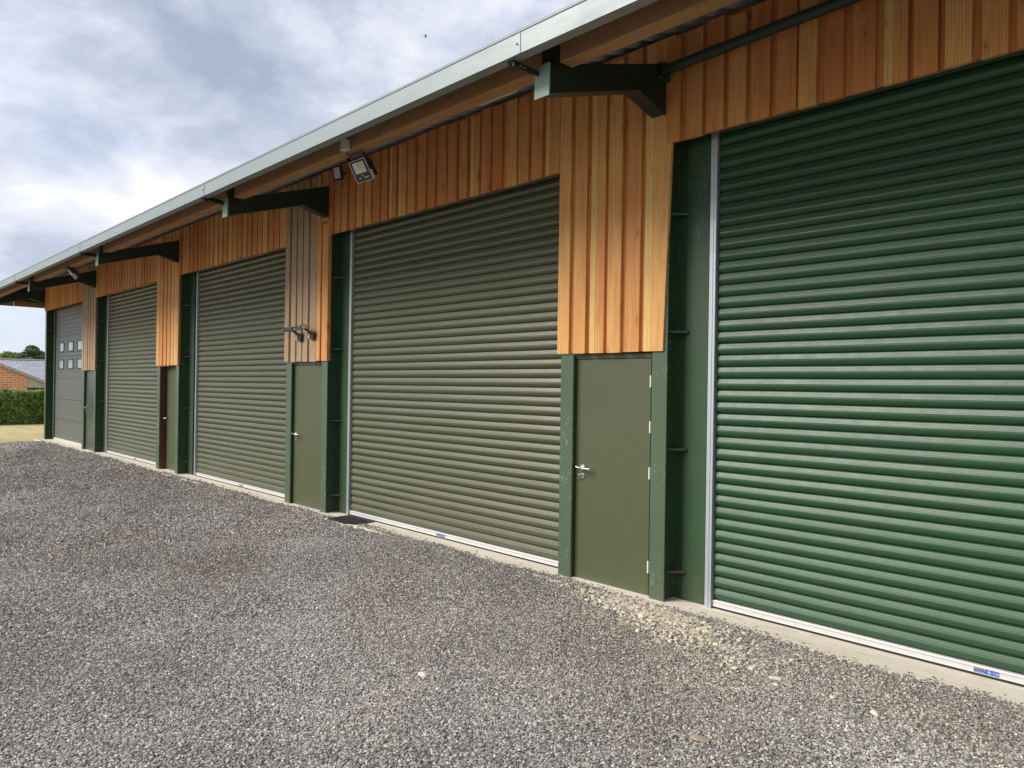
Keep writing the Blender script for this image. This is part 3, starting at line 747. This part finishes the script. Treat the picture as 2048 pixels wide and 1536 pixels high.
iop=G.new('GeometryNodeInstanceOnPoints'); iop.inputs['Pick Instance'].default_value=True
G.l.new(gi.outputs[0],iop.inputs['Points']); G.l.new(join.outputs[0],iop.inputs['Instance'])
G.l.new(named('pick','INT'),iop.inputs['Instance Index'])
e2r=G.new('FunctionNodeEulerToRotation'); G.l.new(named('rot','FLOAT_VECTOR'),e2r.inputs[0]); G.l.new(e2r.outputs[0],iop.inputs['Rotation'])
G.l.new(named('scl','FLOAT'),iop.inputs['Scale'])
G.l.new(iop.outputs[0],go.inputs[0])
md=gravel.modifiers.new('scatter','NODES'); md.node_group=gn
print('stones',N)

# larger single stones
def rock(x,y,r,col,label,flat=.5,seed=0):
    rs=random.Random(seed); import bmesh
    bm=bmesh.new(); bmesh.ops.create_icosphere(bm,subdivisions=3,radius=1)
    dirs=[(Vector((rs.gauss(0,1),rs.gauss(0,1),rs.gauss(0,1))).normalized(),rs.uniform(.5,.95)) for _ in range(9)]
    for v in bm.verts:
        for d,h in dirs:
            q=v.co.dot(d)
            if q>h: v.co-=d*(q-h)*.9
        v.co=Vector((v.co.x*r*1.2,v.co.y*r*.8,v.co.z*r*flat))
    me=bpy.data.meshes.new('stone'); bm.to_mesh(me); bm.free()
    nm='stone %d'%seed; m=simple(nm,col,.85,noise=.35,sc=45); me.materials.append(m)
    o=bpy.data.objects.new('stone',me); COL.objects.link(o); o.location=(x,y,float(hfield(np.array(x),np.array(y)))+r*.25); o.rotation_euler=(0,0,rs.random()*6)
    tag(o,label,'stone','single larger stones lying in the gravel')
rock(-3.71,-2.56,.034,(.50,.46,.42),'pale pinkish stone among small fragments in the middle of the yard',seed=1)
rock(-3.78,-2.50,.020,(.55,.52,.48),'small white chip lying just beside the pale pinkish stone',seed=2)
rock(-2.24,-.95,.034,(.55,.50,.38),'cream flat stone alone on the gravel before the nearest shutter',.3,seed=3)
rock(-2.07,-2.06,.042,(.30,.22,.16),'brown stone half sunk in the foreground gravel',.3,seed=4)
rock(-3.50,-.62,.048,(.58,.50,.34),'largest cream stone in the pale spill by the post',seed=5)
rock(-3.40,-.80,.032,(.55,.38,.24),'orange tan stone in the pale spill by the post',seed=6)
rock(-1.62,-1.02,.030,(.55,.46,.36),'cream stone near the sill below the nearest shutter',seed=7)
lf=MB(); lf.add([(-10.66,-1.30,-.012),(-10.61,-1.34,-.002),(-10.55,-1.29,-.014),(-10.60,-1.24,.0),(-10.605,-1.29,-.008)],[(0,1,4),(1,2,4),(2,3,4),(3,0,4)])
tag(lf.build('fallen_leaf',simple('yellow leaf',(.62,.36,.05),.6)),'yellow leaf lying on the gravel before the second olive door','leaf')

# ================================================================ planting and the house beyond
def leafmat(name,c1,c2,tr=.25):
    m,nt,b=material(name)
    at=nt.new('ShaderNodeAttribute',attribute_name='tone'); t=nt.new('ShaderNodeSeparateColor',inp={0:at.outputs['Color']}).outputs[0]
    base=nt.mix(t,c1,c2); setc(nt,b,color=base,rough=.55,spec=.35)
    tb=nt.new('ShaderNodeBsdfTranslucent'); nt.l.new(base,tb.inputs[0])
    mx=nt.new('ShaderNodeMixShader'); mx.inputs[0].default_value=tr; nt.l.new(b.outputs[0],mx.inputs[1]); nt.l.new(tb.outputs[0],mx.inputs[2])
    nt.l.new(mx.outputs[0],nt.n['Material Output'].inputs[0]); return m
def leaves(name,P,Nrm,size,mat,parent,clump=None,aspect=.6):
    n=len(P); d=rng.normal(0,1,(n,3)); nr=Nrm+rng.normal(0,.55,(n,3)); nr/=np.linalg.norm(nr,axis=1)[:,None]
    u=np.cross(nr,d); u/=np.linalg.norm(u,axis=1)[:,None]; w=np.cross(nr,u)
    s=size*(.6+.8*rng.random(n))[:,None]
    q=np.stack([P-u*s,P+w*s*aspect+nr*s*.15,P+u*s,P-w*s*aspect+nr*s*.15],1).reshape(-1,3)
    F=np.arange(4*n).reshape(n,4)
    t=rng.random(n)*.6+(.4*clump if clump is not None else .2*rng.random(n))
    tone=np.repeat(np.stack([t,t,t,np.ones(n)],-1),4,0)
    return np_mesh(name,q,F,mat,parent,tone=tone)
bark=simple('bark',(.11,.085,.06),.9,noise=.4,sc=6)
# hedge
hd=empty('clipped_hedge',(-37.2,0,-.1)); tag(hd,'clipped green hedge across the lawn before the brick house','hedge')
hm=leafmat('hedge leaves',(.045,.095,.016),(.26,.38,.08))
n=60000; y=rng.uniform(-16,9,n); face=rng.random(n); 
hx=np.where(face<.6,rng.normal(0.0,.045,n)+.0,rng.uniform(-.75,.0,n)); hz=np.where(face<.6,rng.uniform(0,1.34,n),1.33+rng.normal(0,.035,n))
und=.13*np.sin(y*2.1)+.05*np.sin(y*5.3+hz*4); hx=hx+und*(face<.6)+.62; hz=hz+.03*np.sin(y*3.1)*(face>=.6)
Nn=np.where((face<.6)[:,None],np.array([1.,0,.35]),np.array([.1,0,1.]))
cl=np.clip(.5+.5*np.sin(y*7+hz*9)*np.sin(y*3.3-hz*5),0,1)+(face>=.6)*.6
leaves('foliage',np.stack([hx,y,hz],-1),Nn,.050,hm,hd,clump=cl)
core=MB(); core.box(-.70,.50,-16,9,0,1.28); core.build('branches',simple('hedge core',(.03,.04,.015),.9),hd)

# house
hs=empty('brick_house',(-50,2,-1.35)); tag(hs,'low orange brick house with grey slate roof beyond the hedge','house')
m,nt,b=material('orange brick'); P=coords(nt)
bt=nt.new('ShaderNodeTexBrick',inp={'Vector':nt.mapping(P,(1,1,1),rot=(0,R(90),R(90))),'Color1':(.68,.24,.10,1),'Color2':(.42,.12,.05,1),'Mortar':(.62,.50,.36,1),'Scale':1.,'Mortar Size':.026,'Brick Width':.40,'Row Height':.135,'Bias':-.2})
sw=nt.new('ShaderNodeSeparateXYZ',inp={0:P}); cmb=nt.new('ShaderNodeCombineXYZ',inp={0:sw.outputs[1],1:sw.outputs[2]}); nt.l.new(cmb.outputs[0],bt.inputs['Vector'])
base=nt.mix(nt.math('MULTIPLY',nt.noise(P,3,4,.6),.35),bt.outputs['Color'],(.60,.25,.10)); setc(nt,b,color=base,rough=.9); M['brick']=m
m,nt,b=material('slates'); P=coords(nt)
sw=nt.new('ShaderNodeSeparateXYZ',inp={0:P}); cmb=nt.new('ShaderNodeCombineXYZ',inp={0:sw.outputs[1],1:nt.math('MULTIPLY',sw.outputs[2],3.)})
bt=nt.new('ShaderNodeTexBrick',inp={'Vector':cmb.outputs[0],'Color1':(.27,.28,.32,1),'Color2':(.34,.35,.39,1),'Mortar':(.16,.16,.18,1),'Scale':1.,'Mortar Size':.02,'Brick Width':.5,'Row Height':.42})
setc(nt,b,color=bt.outputs['Color'],rough=.5); M['slate']=m
gw=1.35  # base offset
def HZ(z): return z+gw
w=MB()
pk=(-.75,3.13); 
w.prism([(1.90,0),(1.90,HZ(1.96)),(pk[0],HZ(pk[1])-.04),(-3.4,HZ(1.96)),(-3.4,0)],-4,0.)
w.build('wall',M['brick'],hs)
w=MB(); w.prism([(1.91,HZ(1.28)),(2.95,HZ(1.28)),(2.95,HZ(1.50)),(1.91,HZ(1.95))],-3.9,-.03)
w.build('boarding',simple('pale boarding',(.42,.41,.37),.8),hs)
w=MB(); w.box(-3.9,-.12,1.91,2.9,0,HZ(1.275)); w.build('door',simple('maroon house door',(.09,.012,.012),.5),hs)
def slope(y0,z0,y1,z1,th=.08): return [(y0,z0),(y1,z1),(y1,z1+th),(y0,z0+th)]
w=MB(); w.prism(slope(pk[0],HZ(pk[1]),3.05,HZ(1.47)),-4.5,.12); w.prism(slope(pk[0],HZ(pk[1]),-4.5,HZ(1.47)),-4.5,.12); rf=w.build('roof',M['slate'],hs)
w=MB(); w.prism(slope(pk[0],HZ(pk[1])-.05,3.05,HZ(1.42),.06),.121,.16); w.prism(slope(pk[0],HZ(pk[1])-.05,-4.5,HZ(1.42),.06),.121,.16); w.build('bargeboard',simple('cream bargeboard',(.52,.46,.38),.6),rf)
# main range behind
w=MB(); w.prism([(-2.6,HZ(1.22)),(-7.,HZ(3.02)),(-11.4,HZ(1.22)),(-11.4,HZ(1.14)),(-7.,HZ(2.94)),(-2.6,HZ(1.14))],-12,16,axis='y'); w.build('main_roof',M['slate'],hs)
w=MB(); w.prism([(-6.85,HZ(2.99)),(-7.,HZ(3.07)),(-7.15,HZ(2.99))],-12,16,axis='y'); w.build('ridge_tiles',simple('ridge tiles',(.20,.20,.21),.7),hs)
w=MB(); w.box(-11,-3.,-11.6,15.6,0,HZ(1.3)); w.build('main_wall',M['brick'],hs)

# trees
def tree(name,loc,h,label,cat,kind,seed,group='trees beyond the brick house'):
    e=empty(name,loc); tag(e,label,cat,group); rr=np.random.default_rng(seed); rs=random.Random(seed)
    tk=MB(); tk.tube([(0,0,-.5),(.1,0,h*.3),(-.05,.1,h*.6),(.1,0,h*.85)],[h*.04,h*.032,h*.02,h*.008],8)
    blobs=[]
    if kind=='pine':
        for k in range(17):
            t=rs.random(); z=h*(.42+.52*t); rad=h*.36*(1-t*.72); a=rs.random()*6.28; q=rs.uniform(.3,1)
            blobs.append((rad*q*math.cos(a),rad*q*math.sin(a),z,h*rs.uniform(.09,.15),.45))
        blobs.append((0,0,h*.93,h*.1,.6))
    else:
        for k in range(16):
            t=rs.random(); z=h*(.35+.5*t); rad=h*.42*math.sqrt(max(.05,1-(2*t-.8)**2)); a=rs.random()*6.28; q=rs.uniform(.2,.9)
            blobs.append((rad*q*math.cos(a),rad*q*math.sin(a),z,h*rs.uniform(.10,.17),.8))
    Ps=[];Ns=[];Cs=[]
    for (bx,by,bz,br,fl) in blobs:
        n=int(700*(br/h/.12)**2); d=rr.normal(0,1,(n,3)); d/=np.linalg.norm(d,axis=1)[:,None]
        r=br*(.55+.5*rr.random(n)[:,None]); p=d*r*np.array([1,1,fl])+np.array([bx,by,bz]); Ps.append(p); Ns.append(d+np.array([0,0,.4])); Cs.append(np.full(n,rs.random()))
        tk.tube([(0,0,bz*.75),(bx*.5,by*.5,bz*.88),(bx,by,bz)],[h*.012,h*.008,h*.003],5)
    tk.build('trunk',bark,e)
    c={'pine':((.045,.068,.032),(.15,.18,.085)),'broad':((.09,.14,.025),(.26,.34,.07))}[kind]
    leaves('crown',np.concatenate(Ps),np.concatenate(Ns),h*.022,leafmat(name+' leaves',*c),e,clump=np.concatenate(Cs))
tree('pine_tree',(-150,22.9,-1.35),9.0,'dark spreading pine tree rising above the slate roof','tree','pine',3)
tree('broadleaf_tree',(-140,18.2,-1.35),8.0,'bright green tree left of the dark pine','tree','broad',4)
tree('broadleaf_tree',(-140,15.6,-1.35),7.4,'bright green tree at the left edge of the view','tree','broad',5)
tree('broadleaf_tree',(-150,27.3,-1.35),8.2,'bright green tree close behind the corner column, right of the pine','tree','broad',6)
tree('pine_tree',(-160,26.0,-1.35),8.5,'second dark conifer crown half hidden right of the pine','tree','pine',8)
tree('broadleaf_tree',(-140,20.6,-1.35),7.3,'low olive green tree under the pine crown','tree','broad',9)
# bird high in the sky
bd=empty('flying_bird',(-40.57,24.52,25.0)); bd.scale=(.55,.55,.55); bd.rotation_euler=(0,R(8),R(50)); tag(bd,'tiny dark bird flying in front of the clouds','bird')
def bird():
    mb=MB(); pts=[(-.22,0,0),(-.12,0,.02),(0,0,.03),(.10,0,.02),(.16,0,.01),(.2,0,.0)]; mb.tube(pts,[.015,.035,.05,.045,.035,.008],10)
    for s in(-1,1):
        mb.add([(.08,0,.04),(-.06,0,.04),(.10,s*.22,.12),(-.04,s*.22,.11),(.0,s*.52,.05),(-.05,s*.5,.045),(.08,0,.025),(-.06,0,.025),(.10,s*.22,.105),(-.04,s*.22,.10)],[(0,1,3,2),(2,3,5,4),(6,8,9,7),(8,4,5,9),(0,2,8,6),(1,7,9,3)],0)
    mb.add([(-.2,-.02,0),(-.2,.02,0),(-.34,.06,.0),(-.34,-.06,0)],[(0,1,2,3)],0)
    mb.build('body',simple('dark feathers',(.03,.03,.035),.8),bd)
bird()

# ================================================================ light and sky
SUN_EL,SUN_AZ=R(38),R(-122)    # azimuth measured in the xy plane from +x
sun=bpy.data.lights.new('sun','SUN'); sun.energy=1.5; sun.angle=R(38); sun.color=(1.,.95,.87)
so=bpy.data.objects.new('sun',sun); COL.objects.link(so)
dv=Vector((math.cos(SUN_EL)*math.cos(SUN_AZ),math.cos(SUN_EL)*math.sin(SUN_AZ),math.sin(SUN_EL)))
so.rotation_euler=dv.to_track_quat('Z','Y').to_euler()
w=bpy.data.worlds.new('World'); scene.world=w; w.use_nodes=True; nt=NT(w.node_tree)
bg=nt.n['Background']; bg.inputs['Strength'].default_value=.065
sky=nt.new('ShaderNodeTexSky',sky_type='NISHITA'); sky.sun_disc=False; sky.sun_elevation=SUN_EL; sky.sun_rotation=math.pi/2-SUN_AZ; sky.air_density=1.2; sky.dust_density=.6
D=nt.new('ShaderNodeTexCoord').outputs['Generated']; sp=nt.new('ShaderNodeSeparateXYZ',inp={0:D})
zc=nt.math('ADD',nt.math('MAXIMUM',sp.outputs[2],0.),.22)
cv=nt.new('ShaderNodeCombineXYZ',inp={0:nt.math('DIVIDE',sp.outputs[0],zc),1:nt.math('DIVIDE',sp.outputs[1],zc)}).outputs[0]
SKYOFF=(4.1,.3,2.2)
dz=nt.mapping(D,(1,1,2.1),loc=SKYOFF)
n1=nt.noise(dz,2.3,8,.60,.3); n2=nt.noise(dz,6.5,6,.58,.5); n3=nt.noise(nt.mapping(cv,loc=(1.,4.,0)),.8,4,.5)
den=nt.math('ADD',nt.math('MULTIPLY',n1,.68),nt.math('MULTIPLY',n2,.32))
def patch(d,sig,amp,den):
    v=nt.vmath('SUBTRACT',D,d); v=nt.vmath('MULTIPLY',v,(1,1,1.7)); l=nt.new('ShaderNodeVectorMath',operation='LENGTH'); nt.l.new(v,l.inputs[0])
    q=nt.math('POWER',math.e,nt.math('MULTIPLY',nt.math('POWER',l.outputs['Value'],2),-1/sig**2)); return nt.math('MULTIPLY_ADD',q,amp,den)
den=patch((-.962,.195,.195),.055,-.06,den); den=patch((-.93,.30,.205),.07,-.055,den); den=patch((-.974,.175,.135),.05,.07,den); den=patch((-.925,.27,.28),.10,.035,den)
cloud=nt.ramp(den,[(.37,(4.8,4.85,5.0)),(.43,(3.95,4.05,4.4)),(.49,(3.3,3.5,4.02)),(.55,(2.55,2.82,3.42)),(.64,(1.85,2.12,2.75))])
cover=nt.ramp(n3,[(.30,.55),(.5,1.)])
low=nt.ramp(sp.outputs[2],[(.03,0.),(.13,1.)])
fac=nt.math('MULTIPLY',cover,nt.math('MULTIPLY_ADD',low,.6,.4))
base_sky=nt.mix(.7,sky.outputs[0],(2.3,3.0,4.3)); col=nt.mix(fac,base_sky,cloud)
nt.l.new(col,bg.inputs['Color'])

# ================================================================ camera
cam=bpy.data.cameras.new('camera'); co=bpy.data.objects.new('camera',cam); COL.objects.link(co)
th=R(43.331389); roll=.015
r=Vector((math.sin(th),math.cos(th),0)); f=Vector((-math.cos(th),math.sin(th),0)); up=Vector((0,0,1))
cr=r*math.cos(roll)+up*math.sin(roll); cu=up*math.cos(roll)-r*math.sin(roll)
mt_=Matrix((cr,cu,-f)).transposed().to_4x4(); mt_.translation=Vector((0,-5.341896,1.75)); co.matrix_world=mt_
cam.sensor_width=36; cam.lens=1500/2048*36; cam.shift_y=5.226/2048; cam.clip_end=2000; cam.clip_start=.05
scene.camera=co
scene.view_settings.view_transform='Standard'; scene.view_settings.look='None'; scene.view_settings.gamma=1; scene.view_settings.exposure=1.82
